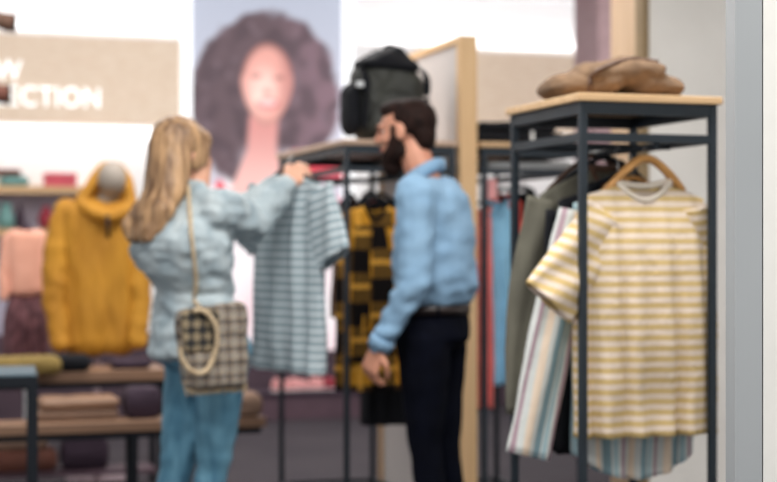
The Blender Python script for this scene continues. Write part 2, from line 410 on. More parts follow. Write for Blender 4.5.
def sleeve(p0, p1, w0, w1, th=.045, seed=0, bend=None, fold=.006):
    """flattened tube from shoulder p0 to cuff p1"""
    bm = NB(); uv = bm.loops.layers.uv.new('UV'); nu, nt = 32, 30; rows = []
    pts = [Vector(p0)] + ([Vector(bend)] if bend else []) + [Vector(p1)]
    path = spline(pts, nt//(len(pts)-1)); nt = len(path)-1; dist = 0; ds = [0]
    for i in range(nt): dist += (path[i+1]-path[i]).length; ds.append(dist)
    Yx = Vector((0, 1, 0))
    for j, p in enumerate(path):
        t = j/nt; d = (path[min(j+1, nt)]-path[max(j-1, 0)]).normalized(); s = d.cross(Yx).normalized()
        wd = (w0+(w1-w0)*t)/2
        row = []
        for i in range(nu):
            a = 2*PI*i/nu
            q = p+s*wd*math.cos(a)+Yx*(th/2*math.sin(a))*(1.0)
            q += Yx*fold*math.sin(9*a*.5+6*t+seed)+s*fold*.7*nz((a, t*7, 0), seed=seed)
            row.append(bm.verts.new(q))
        rows.append(row)
    for j in range(nt):
        for i in range(nu):
            f = bm.faces.new((rows[j][i], rows[j][(i+1) % nu], rows[j+1][(i+1) % nu], rows[j+1][i]))
            for n, l in enumerate(f.loops):
                jj = j if n in (0, 1) else j+1; ii = i if n in (0, 3) else i+1
                l[uv].uv = (w0*math.cos(2*PI*ii/nu)*.5, .5*l.vert.co.z-.5*ds[jj])
    return bm
def collar_bm(L, neck, ndepth, r=.008, T=.02):
    pts = []
    for i in range(33):
        a = 2*PI*i/32; x = neck*math.cos(a); fr = math.sin(a) < 0
        z = L-(ndepth if fr else ndepth*.25)*(1-(x/neck)**2)
        pts.append((x, math.sin(a)*T, z-.004))
    return tube(NB(), pts, r, 8, caps=False)
def garment(name, label, cat, hem_pos, rz, mat, W=.42, L=.74, SW=.40, T=.10, sl=None, neck=.09, ndepth=.07, drop=.05, fold=.012, seed=0, group=None, tail=0, collar=None, hem=1.0, k=5):
    root = thing(name, label, cat, hem_pos, rz, group)
    o = obj('body', garment_body(W, L, SW, T, neck, ndepth, drop, fold, k, seed, hem, tail), mat, root); solid(o)
    for s in (sl or []):
        so = obj('sleeve', sleeve(s['a'], s['b'], s.get('w0', .2), s.get('w1', .17), s.get('th', .05), seed, s.get('bend')), mat, root); solid(so)
    obj('collar', collar_bm(L, neck, ndepth, .010, .014), collar or mat, root)
    return root
def hanger(label, pos, rz, mat, hook, span=.40, drop=.07, group=None, th=.013, hr=.0022):
    """pos: where the shoulders bar has its middle; hook rises above"""
    root = thing('clothes_hanger', label, 'hanger', pos, rz, group)
    h = span/2
    pts = spline([(-h, .01, -drop), (-h*.6, 0, -drop*.42), (-.03, 0, -.002), (0, 0, .006), (.03, 0, -.002), (h*.6, 0, -drop*.42), (h, .01, -drop)], 6)
    obj('shoulder_bar', tube(NB(), pts, th, 10, .62), mat, root)
    R = .018; hk = [(0, 0, 0), (0, 0, hook-2*R)]
    for i in range(10):
        a = -PI/2+i*PI*1.25/9
        hk.append((0, R*math.cos(a)*1.0, hook-R+R*math.sin(a)))
    obj('hook', tube(NB(), hk, hr, 6), M['silver'], root)
    return root

# ================================================================= RACKS
def frame_rack(label, O, wd, dp, H=1.665, boardmat=None, low=1.543, rails=True, rail_a=None, pc_=.022, group='steel clothes racks'):
    root = thing('clothes_rack', label, 'clothes rack', O, TH)
    p = pc_
    for x in (0, wd-p):
        for y in (0, dp-p):
            obj('post', boxf((x, y, .0), (x+p, y+p, H-.022)), M['steel'], root, False, bevel=.002)
    for nm, z0, z1 in (('top_frame', H-.057, H-.022), ('crossbars', low-.012, low+.012), ('base_frame', .08, .10)):
        fr = NB()
        box(fr, (p-.006, .002, z0), (wd-p+.006, p, z1)); box(fr, (p-.006, dp-p, z0), (wd-p+.006, dp-.002, z1))
        box(fr, (.002, p-.001, z0), (p-.002, dp-p+.001, z1)); box(fr, (wd-p+.002, p-.001, z0), (wd-.002, dp-p+.001, z1))
        obj(nm, fr, M['steel'], root, False)
    obj('shelf_board', boxf((-.012, -.012, H-.022), (wd+.012, dp+.012, H)), boardmat or M['board'], root, False, bevel=.003)
    if rail_a is not None:
        obj('hanging_rail', tube(NB(), [(rail_a, .012, low-.022), (rail_a, dp-.012, low-.022)], .010, 12), M['steel'], root)
    return root
OA = Vector((.539, 4.36, 0)); OB = Vector((-.178, 6.33, 0)); OC = OB + U*.60
def loc_in(O, a, b, z): return O + U*a + V*b + Vector((0, 0, z))
rackA = frame_rack('dark steel clothes rack nearest the front at right, tan wool garment on its oak top', OA, .43, .53, rail_a=.245)
obj('cross_bar', tube(NB(), [(.012, .27, 1.535), (.418, .27, 1.535)], .008, 10), M['steel'], rackA)
rackB = frame_rack('dark steel clothes rack behind the two people, with a backpack on top', OB, .476, 1.16, boardmat=M['boardB'], rail_a=.25)
rackC = frame_rack('dark steel clothes rack right of the maple partition, black clothes folded on top', OC, .46, 1.0, rail_a=.2)

# ---- partition beside rack B
pr = thing('partition_panel', 'tall freestanding panel with light maple frame and pale grey infill', 'panel', loc_in(OB, .50, 0, 0), TH)
PH = 2.108
f = NB(); box(f, (0, 0, 0), (.076, .05, PH)); box(f, (0, 1.12, 0), (.076, 1.17, PH)); box(f, (0, .05, PH-.03), (.076, 1.12, PH)); box(f, (0, .05, 0), (.076, 1.12, .06))
obj('frame', f, M['panelwood'], pr, False, bevel=.002)
obj('infill', boxf((.012, .05, .06), (.064, 1.12, PH-.03)), M['panelgrey'], pr, False)

# ================================================================= GARMENTS ON RACK A
RA = .245; RZ = 1.521
def on_rail(O, ra, b, ztop, L): return loc_in(O, ra, b, ztop-L)
# yellow striped tee in front
L = .735; zt = 1.427
garment('t_shirt', 'yellow and white striped t-shirt hanging at the front of the nearest rack', 't-shirt', on_rail(OA, RA-.018, .07, zt, L), TH, M['yellowstripe'],
        W=.436, L=L, SW=.39, T=.12, neck=.086, ndepth=.055, drop=.055, fold=.010, seed=3, hem=1.0,
        sl=[dict(a=(-.105, -.012, L-.120), b=(-.310, -.03, L-.350), w0=.18, w1=.17, th=.06), dict(a=(.155, .0, L-.08), b=(.212, .05, L-.36), w0=.11, w1=.085, th=.10)], collar=M['cream'])
hanger('light beech hanger holding the yellow striped t-shirt', loc_in(OA, RA-.008, .07, zt+.055), TH, M['hangerwood'], .040, .24, .085, th=.019)
# pastel vertical stripe shirt
L = .86; zt = 1.41
garment('shirt', 'pastel vertically striped long-sleeved shirt hanging behind the yellow striped t-shirt', 'shirt', on_rail(OA, RA+.0, .17, zt, L), TH, M['pastel'],
        W=.385, L=L, SW=.37, T=.07, neck=.07, ndepth=.06, drop=.05, fold=.008, seed=5, tail=.08,
        sl=[dict(a=(-.17, 0, L-.08), b=(-.352, -.04, L-.775), bend=(-.262, -.02, L-.40), w0=.13, w1=.13, th=.06), dict(a=(.17, 0, L-.08), b=(.20, .0, L-.66), w0=.10, w1=.08, th=.05)])
hanger('beech hanger inside the pastel striped shirt', loc_in(OA, RA, .17, zt+.02), TH, M['hangerwood'], .10, .34, .09)
# black long top
L = .80; zt = 1.42
garment('trousers_top', 'black long-sleeved top hanging between the striped shirt and the olive jacket', 'top', on_rail(OA, RA-.01, .25, zt, L), TH, M['blackcloth'],
        W=.40, L=L, SW=.38, T=.05, fold=.006, seed=8, sl=[dict(a=(-.17, 0, L-.08), b=(-.215, -.01, L-.79), w0=.12, w1=.11, th=.04)]).name = 'long_sleeved_top'
hanger('black hanger inside the black top', loc_in(OA, RA-.01, .25, zt+.02), TH, M['black'], .09, .34, .09)
# olive jacket
L = .74; zt = 1.49
garment('jacket', 'olive grey jacket with long sleeve hanging behind the striped shirt', 'jacket', on_rail(OA, RA-.01, .34, zt, L), TH, M['olive'],
        W=.42, L=L, SW=.42, T=.07, fold=.006, drop=.10, seed=9, neck=.06, collar=M['brownc'],
        sl=[dict(a=(-.18, 0, L-.12), b=(-.27, -.02, L-.76), bend=(-.245, 0, L-.40), w0=.15, w1=.12, th=.06)])
hanger('dark hanger inside the olive jacket', loc_in(OA, RA-.01, .34, zt+.01), TH, M['black'], .03+.0, .36, .11)
L = .70; zt = 1.50
garment('jacket', 'dark brown suede jacket hanging rearmost on the nearest rack', 'jacket', on_rail(OA, RA+.03, .43, zt, L), TH, M['brownc'],
        W=.36, L=L, SW=.38, T=.06, fold=.006, drop=.09, seed=10, neck=.06,
        sl=[dict(a=(-.16, 0, L-.12), b=(-.19, -.0, L-.66), w0=.13, w1=.11, th=.05)])
hanger('brown hanger inside the suede jacket', loc_in(OA, RA+.03-.03, .43, zt+.01), TH, M['brownc'], .02, .30, .10)

# ---- tan garment folded on top of rack A
ztA = 1.665
def tan_coat():
    o = loc_in(OA, .195, .20, ztA)
    root = thing('folded_coat', 'tan wool coat folded on top of the nearest rack, tied with a dark strap', 'coat', o, TH)
    bm = NB()
    hull(bm, [((-.155, .05, .038), (.05, .12, .036)), ((-.05, .02, .045), (.06, .14, .043))])
    hull(bm, [((-.08, .0, .068), (.05, .12, .040)), ((.02, .0, .085), (.06, .12, .040)), ((.11, .0, .078), (.03, .11, .044))])
    hull(bm, [((.08, .02, .045), (.08, .13, .043)), ((.185, .02, .038), (.03, .12, .036))])
    me = fuse(bm, .006, 14); zmin = min(v.co.z for v in me.vertices)
    wrinkle(me, lambda p: .010*nz(p, (12, 9, 20), 2)+.005*nz(p, (34, 26, 60), 5))
    for v in me.vertices: v.co.z = max(v.co.z, .001)
    obj('cloth', me, M['tan'], root)
    bv = BVHTree.FromPolygons([v.co for v in me.vertices], [p.vertices[:] for p in me.polygons])
    pts = []
    for x, z in ((-.105, .005), (-.115, .03), (-.115, .055), (-.10, .075), (-.07, .090), (-.03, .104), (.02, .116), (.07, .116), (.112, .112)):
        h = bv.ray_cast(Vector((x, -.5, z)), Vector((0, 1, 0)))[0]
        y = h.y-.004 if h else pts[-1][1] + .02 if pts else -.1
        pts.append((x, y, z))
    obj('strap', tube(NB(), spline(pts, 5), .007, 8), M['brownstrap'], root)
tan_coat()

# ================================================================= BACKPACK ON RACK B
def backpack():
    o = loc_in(OB, .232, .20, 1.665)
    root = thing('backpack', 'dark olive and black backpack standing on top of the rack behind the man', 'backpack', o, TH)
    bm = NB()
    hull(bm, [((-.07, 0, .08), (.085, .10, .08)), ((.10, 0, .08), (.085, .10, .08)), ((-.075, 0, .27), (.07, .10, .07)), ((.09, 0, .24), (.075, .10, .07)), ((-.02, 0, .345), (.09, .08, .04)), ((.045, 0, .37), (.035, .07, .03))])
    me = fuse(bm, .007, 4); wrinkle(me, lambda p: .010*nz(p, (9, 9, 12), 3)+.004*nz(p, (25, 25, 25), 6))
    for v in me.vertices: v.co.z = max(v.co.z, 0)
    obj('body', me, M['greycloth'], root)
    bm = NB(); hull(bm, [((-.16, -.03, .09), (.04, .08, .07)), ((-.16, -.03, .19), (.04, .08, .06))]); obj('side_pocket', wrinkle(fuse(bm, .006, 3), lambda p: .004*nz(p, (20, 20, 20))), M['blackcloth'], root)
    bm = NB(); hull(bm, [((-.03, -.09, .08), (.07, .04, .06)), ((.07, -.09, .08), (.07, .04, .06)), ((.02, -.085, .19), (.08, .035, .03))]); obj('front_pocket', wrinkle(fuse(bm, .006, 3), lambda p: .004*nz(p, (20, 20, 20))), M['greycloth'], root)
    obj('patch', box(NB(), (-.160, -.122, .225), (-.128, -.113, .245)), M['whitec'], root, False)
    obj('patch_backing', box(NB(), (-.165, -.114, .218), (-.123, -.07, .252)), M['blackcloth'], root, False)
    for x in (-.12, .145):
        obj('strap', tube(NB(), spline([(x, -.05, .31), (x+.008, -.10, .27), (x+.004, -.115, .18), (x, -.10, .05)], 6), .016, 8, .4), M['blackcloth'], root)
    obj('top_flap', wrinkle(fuse((lambda b: (hull(b, [((-.09, -.02, .325), (.05, .10, .03)), ((.10, -.02, .315), (.04, .10, .03)), ((.045, -.01, .395), (.03, .05, .015)), ((-.03, -.01, .375), (.03, .05, .015))]), b)[1])(NB()), .006, 3), lambda p: .004*nz(p, (15, 15, 15))), M['blackcloth'], root)
    obj('grab_handle', tube(NB(), spline([(.0, .02, .38), (.01, .02, .412), (.05, .02, .415), (.07, .02, .385)], 5), .007, 8), M['blackcloth'], root)
backpack()

# ================================================================= GARMENTS ON RACK B
L = .78; zt = 1.42
garment('shirt', 'mustard and black checked flannel shirt hanging between the two people', 'shirt', loc_in(OB, .165, .12, zt-L-.01), TH, M['flannel'],
        W=.33, L=L, SW=.30, T=.10, neck=.05, fold=.010, seed=12, k=3,
        sl=[dict(a=(-.08, -.03, L-.10), b=(-.10, -.05, L-.66), w0=.11, w1=.10, th=.07), dict(a=(.09, -.03, L-.10), b=(.115, -.05, L-.62), w0=.11, w1=.10, th=.07)])
hanger('dark hanger inside the checked flannel shirt', loc_in(OB, .165, .12, zt+.005), TH, M['black'], .10+.0, .2, .06)
L = .98; zt = 1.44
garment('coat', 'long black coat hanging behind the checked flannel shirt beside the man', 'coat', loc_in(OB, .29, .34, zt-L), TH, M['blackcloth'],
        W=.24, L=L, SW=.24, T=.12, neck=.05, fold=.008, seed=13, k=3, sl=[dict(a=(-.08, -.03, L-.1), b=(-.08, -.04, L-.7), w0=.10, w1=.09, th=.08)])
hanger('black hanger inside the long black coat', loc_in(OB, .25, .34, zt+.01), TH, M['black'], .08, .18, .05)
for i, (b_, m_, lb) in enumerate(((.50, 'pink', 'pale pink blouse hanging behind the checked flannel shirt'), (.80, 'brownc', 'dark brown top hanging at the far end of the rack behind the people'))):
    L = .55; zt = 1.45
    garment('blouse', lb, 'top', loc_in(OB, .25, b_, zt-L), TH+.9, M[m_], W=.24, L=L, SW=.24, T=.07, seed=20+i, neck=.05, sl=[dict(a=(.10, 0, L-.1), b=(.13, 0, L-.3), w0=.1, w1=.1)])
    hanger('black hanger inside the '+('pale pink blouse' if i == 0 else 'dark brown top'), loc_in(OB, .25, b_, zt+.01), TH+.9, M['black'], .07, .2, .05)

# ================================================================= ITEMS ON / IN RACK C
def rounded(bm, c, s, r, rot=None):
    hull(bm, [((c[0]+sx*(s[0]-r[0]), c[1]+sy*(s[1]-r[1]), c[2]), (r[0], r[1], s[2])) for sx in (-1, 1) for sy in (-1, 1)], rot, 2)
def folded(label, pos, size, mat, rz=TH, group=None, name='folded_garment', cat='folded clothes', seed=0, vox=.007):
    root = NB(); rounded(root, (0, 0, size[2]/2), (size[0]/2, size[1]/2, size[2]/2), (min(size[2]*.5, .03), min(size[2]*.5, .03)))
    me = fuse(root, vox, 2); wrinkle(me, lambda p: .004*nz(p, (12, 12, 40), seed+1))
    for v in me.vertices: v.co.z = max(v.co.z, .0)
    o = obj(name, me, mat, loc=pos, rz=rz); tag(o, label, cat, group); return o
p = loc_in(OC, .20, .22, 1.666)
folded('black folded garment on the right rear rack, lower of two', p, (.42, .32, .05), M['blackcloth'], group='black folded clothes', seed=1)
folded('black folded garment on the right rear rack, upper of two', p+Vector((.0, .0, .05)), (.36, .28, .045), M['blackcloth'], group='black folded clothes', seed=2)
tg = box(NB(), (0, 0, 0), (.014, .002, .05)); tag(obj('price_tag', tg, M['whitec'], smooth=False, loc=loc_in(OC, .235, .04, 1.668), rz=TH), 'small white tag on the black folded clothes', 'tag')
wb = folded('white folded cloth lying on the lower bars of the right rear rack', loc_in(OC, .25, .25, 1.556), (.40, .36, .035), M['whitec'], name='folded_cloth', seed=4)
def hangC(b, a, ztop, L, mat, lb, name='shirt', cat='shirt', W=.2, rot=TH, sl=True, hm='black', hl=''):
    garment(name, lb, cat, loc_in(OC, a, b, ztop-L), rot, M[mat], W=W, L=L, SW=W*.98, T=.08, neck=.045, seed=int(b*50), k=3, fold=.008,
            sl=[dict(a=(-W*.4, -.01, L-.09), b=(-W*.62, -.02, L-.3), w0=.1, w1=.1, th=.06)] if sl else [])
    hanger(hl, loc_in(OC, a, b, ztop+.005), rot, M[hm], 1.533-ztop, W*.8, .045)
hangC(.10, .025, 1.40, .86, 'salmon', 'long salmon pink dress hanging right of the maple panel edge', 'dress', 'dress', .10, sl=False, hl='hanger inside the salmon pink dress')
hangC(.17, .13, 1.43, .80, 'sky', 'sky blue shirt hanging beside the salmon dress', W=.13, sl=False, hl='hanger inside the sky blue shirt')
hangC(.30, .22, 1.47, .50, 'red', 'red t-shirt hanging behind the sky blue shirt', 't_shirt', 't-shirt', .16, sl=False, hl='hanger inside the red t-shirt')
hangC(.38, .34, 1.48, .70, 'blackcloth', 'black t-shirt hanging right of the red t-shirt', 't_shirt', 't-shirt', .18, sl=False, hl='hanger inside the black t-shirt behind the red one')
hangC(.55, .40, 1.48, .60, 'whitec', 'white t-shirt hanging behind the black t-shirt', 't_shirt', 't-shirt', .24, sl=False, hl='hanger inside the white t-shirt')
tag(obj('price_tag', box(NB(), (0, 0, 0), (.06, .003, .085)), M['pink'], smooth=False, loc=loc_in(OC, .015, .03, 1.425), rz=TH), 'pale pink card tag hanging above the salmon dress', 'tag')

# ================================================================= FOREGROUND TABLE
def fg_table():
    c = at(38, 374, 5.5); z = c.z
    root = thing('display_table', 'black steel table at the lower left corner with a grey top', 'table', (c.x, c.y, 0), math.radians(13.6))
    W_, D_ = .9, .40; p = .036
    obj('tabletop', boxf((-W_+.006, .006, z-.008), (-.006, D_-.006, z-.0005)), plain('grey_glass_top', (84, 106, 118), .6), root, False)
    fr = NB(); box(fr, (-W_, 0, z-.044), (0, p, z-.008)); box(fr, (-W_, D_-p, z-.044), (0, D_, z-.008)); box(fr, (-p, p-.001, z-.044), (0, D_-p+.001, z-.008)); box(fr, (-W_, p-.001, z-.044), (-W_+p, D_-p+.001, z-.008))
    obj('frame', fr, M['black'], root, False)
    for x in (-W_, -p):
        for y in (0, D_-p): obj('leg', boxf((x, y, 0), (x+p, y+p, z-.044)), M['black'], root, False)
fg_table()

# ================================================================= BENCHES
def bench(label, px_r, Yr, ytop, length, depth, th, legs, mat=M['bench']):
    c = at(px_r, ytop, Yr); z = c.z
    root = thing('display_bench', label, 'bench', (c.x, c.y, 0), TH)
    obj('bench_top', boxf((-length, 0, z-th), (0, depth, z)), mat, root, False, bevel=.003)
    ap = NB(); box(ap, (-length+.02, .02, z-th-.03), (-.02, .04, z-th)); box(ap, (-length+.02, depth-.04, z-th-.03), (-.02, depth-.02, z-th))
    obj('apron', ap, M['black'], root, False)
    for x in legs:
        for y in (.012, depth-.042): obj('leg', boxf((x-.015, y, 0), (x+.015, y+.03, z-th)), M['black'], root, False)
    return root, z
b1, zb1 = bench('rear brown wooden display bench under the yellow jacket mannequin', 168, 7.75, 369, 1.7, .34, .055, (-.03, -1.66))
b2, zb2 = bench('front low wooden bench with black legs running behind the womans legs', 266, 7.15, 417, 2.0, .22, .045, (-.22, -.60, -1.96))
def onb(px, Y, z): return Vector(((px-388.5)/FPX*Y, Y, z))
folded('taupe folded garment, lower of two on the front low bench', onb(72, 7.1, zb2), (.40, .22, .05), M['taupe'], group='folded clothes on the front bench', seed=1)
folded('brown folded garment, upper of two on the front low bench', onb(78, 7.1, zb2+.05), (.36, .22, .05), M['bench'], group='folded clothes on the front bench', seed=2)
folded('dark plum folded garment on the front bench beside the womans jeans', onb(142, 7.16, zb2), (.17, .20, .14), M['darkplum'], group='folded clothes on the front bench', seed=3)
folded('taupe folded garment at the right end of the front bench', onb(246, 7.22, zb2), (.13, .2, .11), M['taupe'], group='folded clothes on the front bench', seed=4)
folded('olive yellow rolled knit on the rear bench at the far left', onb(18, 7.45, zb1), (.40, .22, .085), M['oliveyel'], name='rolled_knit', seed=5)
folded('black folded garment under the yellow jacket on the rear bench', onb(72, 7.66, zb1), (.18, .16, .08), M['blackcloth'], seed=6)
folded('small dark plum folded garment on the rear bench under the right of the yellow jacket', onb(130, 7.80, zb1), (.20, .16, .05), M['darkplum'], seed=7)
obj('lower_shelf', boxf((-1.66, .045, .09), (-.05, .30, .11)), M['plinth'], b1, False)
folded('rust brown folded garment under the benches at far left', onb(12, 7.72, .111), (.44, .20, .11), M['rust'], group='clothes under the benches', seed=8)
folded('taupe folded garment on top of the rust brown one under the benches', onb(8, 7.72, .221), (.38, .20, .08), M['taupe'], group='clothes under the benches', seed=9)
folded('black folded garment beside the rust brown pile under the benches', onb(84, 7.80, .111), (.24, .17, .16), M['darkplum'], group='clothes under the benches', seed=10)
# dark plinth with pink shoes at the back
sa = s_of(236, .5); sb = s_of(372, .5)
pl = thing('display_plinth', 'low dark plum plinth against the back wall under the poster', 'plinth', RW(sa, .5, 0), TH)
obj('body', boxf((0, 0, 0), (sb-sa, .42, .16)), M['plinth'], pl, False); obj('top', boxf((-.01, -.01, .16), (sb-sa+.01, .42, .19)), M['darkplum'], pl, False)
def shoe(label, px, mat, rz):
    s = s_of(px, .35); root = thing('shoe', label, 'shoe', RW(s, .35, .19), TH+rz, 'shoes on the low plinth')
    bm = NB(); hull(bm, [((-.09, 0, .03), (.045, .04, .03)), ((.10, 0, .025), (.035, .038, .022))]); hull(bm, [((-.09, 0, .05), (.04, .036, .045)), ((.0, 0, .04), (.04, .034, .03))])
    obj('upper', fuse(bm, .006, 3), M[mat], root)
    sb_ = NB(); hull(sb_, [((-.09, 0, .006), (.05, .045, .006)), ((.10, 0, .006), (.045, .042, .006))]); obj('sole', sb_, M['whitec'], root)
for px, mt, rz, lb in ((288, 'pink', .3, 'pale pink shoe, leftmost on the low plinth'), (304, 'pink', .2, 'pale pink shoe, second from left on the low plinth'), (326, 'pink', .1, 'pale pink shoe just left of the black rack post'), (338, 'maroon', .1, 'maroon shoe on the low plinth behind the rack post'), (355, 'whitec', .2, 'white shoe, rightmost on the low plinth')):
    shoe(lb, px, mt, rz)

# ================================================================= BACK WALL SHELVES
for i, (py, xr, lb) in enumerate(((186, 126, 'upper pale wood wall shelf with boxes at the left'), (229, 60, 'lower pale wood wall shelf with vases at the left'))):
    z = z_of(40, py, .3); sr = s_of(xr, .3)
    root = thing('wall_shelf', lb, 'shelf', RW(sr, .30, z), TH)
    obj('board', boxf((-1.6, 0, -.05), (0, .30, 0)), M['board'], root, False)
    for x in (-.2, -1.2): obj('bracket', boxf((x, .04, -.09), (x+.02, .30, -.05)), M['black'], root, False)
    if i == 0: zs1 = z
    else: zs2 = z
struct('trim_10', rbox((s_of(-60, .02), -.02, zs2-.9), (s_of(118, .02), 0, zs1-.05)), M['shelf_shade'])  # shade under the wall shelves, painted as a thin lavender sheet
def on_shelf(px, d, z): return RW(s_of(px, d), d, z)
def carton(label, px, w_, h_, z, mat, cat='box'):
    o = on_shelf(px, .2, z); r = thing('box', label, cat, o, TH)
    obj('base', boxf((-w_/2, -.08, 0), (w_/2, .08, h_*.7)), M[mat], r, False, bevel=.004); obj('lid', boxf((-w_/2-.004, -.084, h_*.7), (w_/2+.004, .084, h_)), M[mat], r, False, bevel=.004)
carton('raspberry red box on the upper wall shelf', 60, .21, .09, zs1, 'redbox')
folded('teal folded cloth on the upper wall shelf at the far left', on_shelf(14, .16, zs1), (.20, .2, .07), M['teal'], seed=3)
folded('brown folded cloth on the teal one on the upper wall shelf', on_shelf(6, .16, zs1+.07), (.20, .2, .045), M['rust'], seed=4)
def vase(label, px, d, z, h, r, mat, prof):
    o = on_shelf(px, d, z); bm = NB(); n = 24; rows = []
    for zz, rr in prof: rows.append([bm.verts.new((rr*r*math.cos(2*PI*k/n), rr*r*math.sin(2*PI*k/n), zz*h)) for k in range(n)])
    for j in range(len(rows)-1):
        for k in range(n): bm.faces.new((rows[j][k], rows[j][(k+1) % n], rows[j+1][(k+1) % n], rows[j+1][k]))
    bm.faces.new(rows[0][::-1]); bm.faces.new(rows[-1])
    tag(obj('vase', bm, M[mat], loc=o), label, 'vase')
vase('teal vase on the lower wall shelf at the left edge', 6, .18, zs2, .18, .06, 'teal', ((0, .8), (.3, 1), (.6, .8), (.85, .5), (.95, .6), (1, .6), (.8, .4)))
vase('dark bottle vase beside the teal vase on the lower wall shelf', 20, .18, zs2, .17, .035, 'darkplum', ((0, .8), (.3, 1), (.6, .8), (.8, .4), (1, .45), (.9, .3)))
vase('round maroon vase on the lower wall shelf beside the yellow jacket', 46, .18, zs2, .16, .055, 'maroon', ((0, .6), (.3, 1), (.6, .9), (.85, .4), (1, .5), (.9, .3)))

# ================================================================= SPOTLIGHTS, upper left
for px, py, lb, mt in ((-3, 22, 'dark brown spotlight head at the top left corner', 'brownc'), (-9, 94, 'brown spotlight head left of the wall lettering', 'rust')):
    c = at(px, py, 9.0); r = thing('spotlight', lb, 'spotlight', c, TH)
    bm = NB(); tube(bm, [(-.16, 0, .03), (-.02, 0, .02), (.06, 0, .0), (.10, 0, -.0)], [.03, .045, .055, .055], 20); obj('lamp_head', bm, M[mt], r)
    obj('stem', tube(NB(), [(-.08 if mt == 'brownc' else -.14, 0, .03 if mt == 'brownc' else .02), (-.08 if mt == 'brownc' else -.14, 0, CEIL-c.z)], .008, 8), M['black'], r)
    obj('front_ring', tube(NB(), [(.095, 0, 0), (.108, 0, 0)], .06, 20), M['black'], r)

# ================================================================= MANNEQUINS
def mannequin_jacket():
    Y = 8.1; k = FPX/Y
    base = Vector(((97-388.5)/FPX*Y, Y, 0)); root = thing('mannequin', 'grey mannequin bust on a pole wearing a mustard yellow hooded jacket', 'mannequin', base, TH*.5)
    def z(py): return CAMZ+(241-py)/k
    def x(px): return (px-97)/k
    bm = NB(); ell(bm, (.080, -.05, z(179)), (.078, .09, .095)); caps(bm, [((.07, -.01, z(192)), .05), ((.04, .0, z(208)), .06)])
    hull(bm, [((-.10, 0, z(232)), (.08, .08, .06)), ((.12, 0, z(232)), (.08, .08, .06)), ((0, 0, z(300)), (.13, .09, .06))]); caps(bm, [((0, 0, z(300)), .1), ((0, 0, z(335)), .1)])
    obj('bust', fuse(bm, .01, 4), M['mannequin'], root)
    obj('pole', tube(NB(), [(0, 0, .02), (0, 0, z(335))], .018, 12), M['pole'], root)
    obj('base', tube(NB(), [(0, 0, 0), (0, 0, .02)], .16, 32), M['pole'], root)
    bm = NB()
    hull(bm, [((x(72), 0, z(214)), (.07, .10, .07)), ((x(88), 0, z(205)), (.07, .10, .05)), ((x(124), 0, z(214)), (.07, .10, .07)), ((x(84), 0, z(340)), (.11, .10, .09)), ((x(118), 0, z(340)), (.11, .10, .09))])
    me = fuse(bm, .010, 4)
    wrinkle(me, lambda p: .022*nz(p, (10, 6, 3), 4)+.008*nz(p, (22, 16, 7), 8))
    for v in me.vertices: v.co.z = max(v.co.z, z(355)+.01*math.sin(v.co.x*30))
    obj('jacket', me, M['yellowjacket'], root)
    for ch in ([((x(68), 0, z(214)), .080), ((x(58), -.03, z(250)), .074), ((x(56), -.05, z(300)), .066), ((x(62), -.09, z(342)), .052)], [((x(126), 0, z(214)), .072), ((x(136), -.03, z(250)), .068), ((x(140), -.05, z(300)), .062), ((x(137), -.09, z(340)), .052)]):
        bm = NB(); caps(bm, ch); sl_ = fuse(bm, .008, 3); wrinkle(sl_, lambda p: .009*nz(p, (12, 12, 16), 6)); obj('sleeve', sl_, M['yellowjacket'], root)
    # hood raised behind the head, running down into the shoulders
    bm = NB()
    arch = spline([(x(80), -.06, z(204)), (x(90), -.05, z(188)), (x(98), -.03, z(174)), (x(108), -.02, z(167)), (x(120), -.03, z(170)), (x(128), -.05, z(186)), (x(132), -.07, z(206))], 5)
    tube(bm, arch, [.032]*len(arch), 12)
    hull(bm, [((x(109), .05, z(182)), (.085, .05, .085)), ((x(106), .06, z(205)), (.13, .05, .05))])
    caps(bm, [((x(82), -.06, z(206)), .045), ((x(95), -.10, z(213)), .042), ((x(108), -.11, z(217)), .038), ((x(122), -.10, z(213)), .042), ((x(131), -.06, z(206)), .045)])
    obj('hood', wrinkle(fuse(bm, .009, 3), lambda p: .006*nz(p, (14, 14, 14), 2)), M['yellowjacket'], root)
    zp = [(x(109), -.14, z(222))]+[(x(109)+.0, -.145, z(q)) for q in (245,)]
    obj('zip', tube(NB(), [(x(108), -.150, z(215)), (x(109), -.147, z(238))], .009, 8), M['black'], root)
mannequin_jacket()
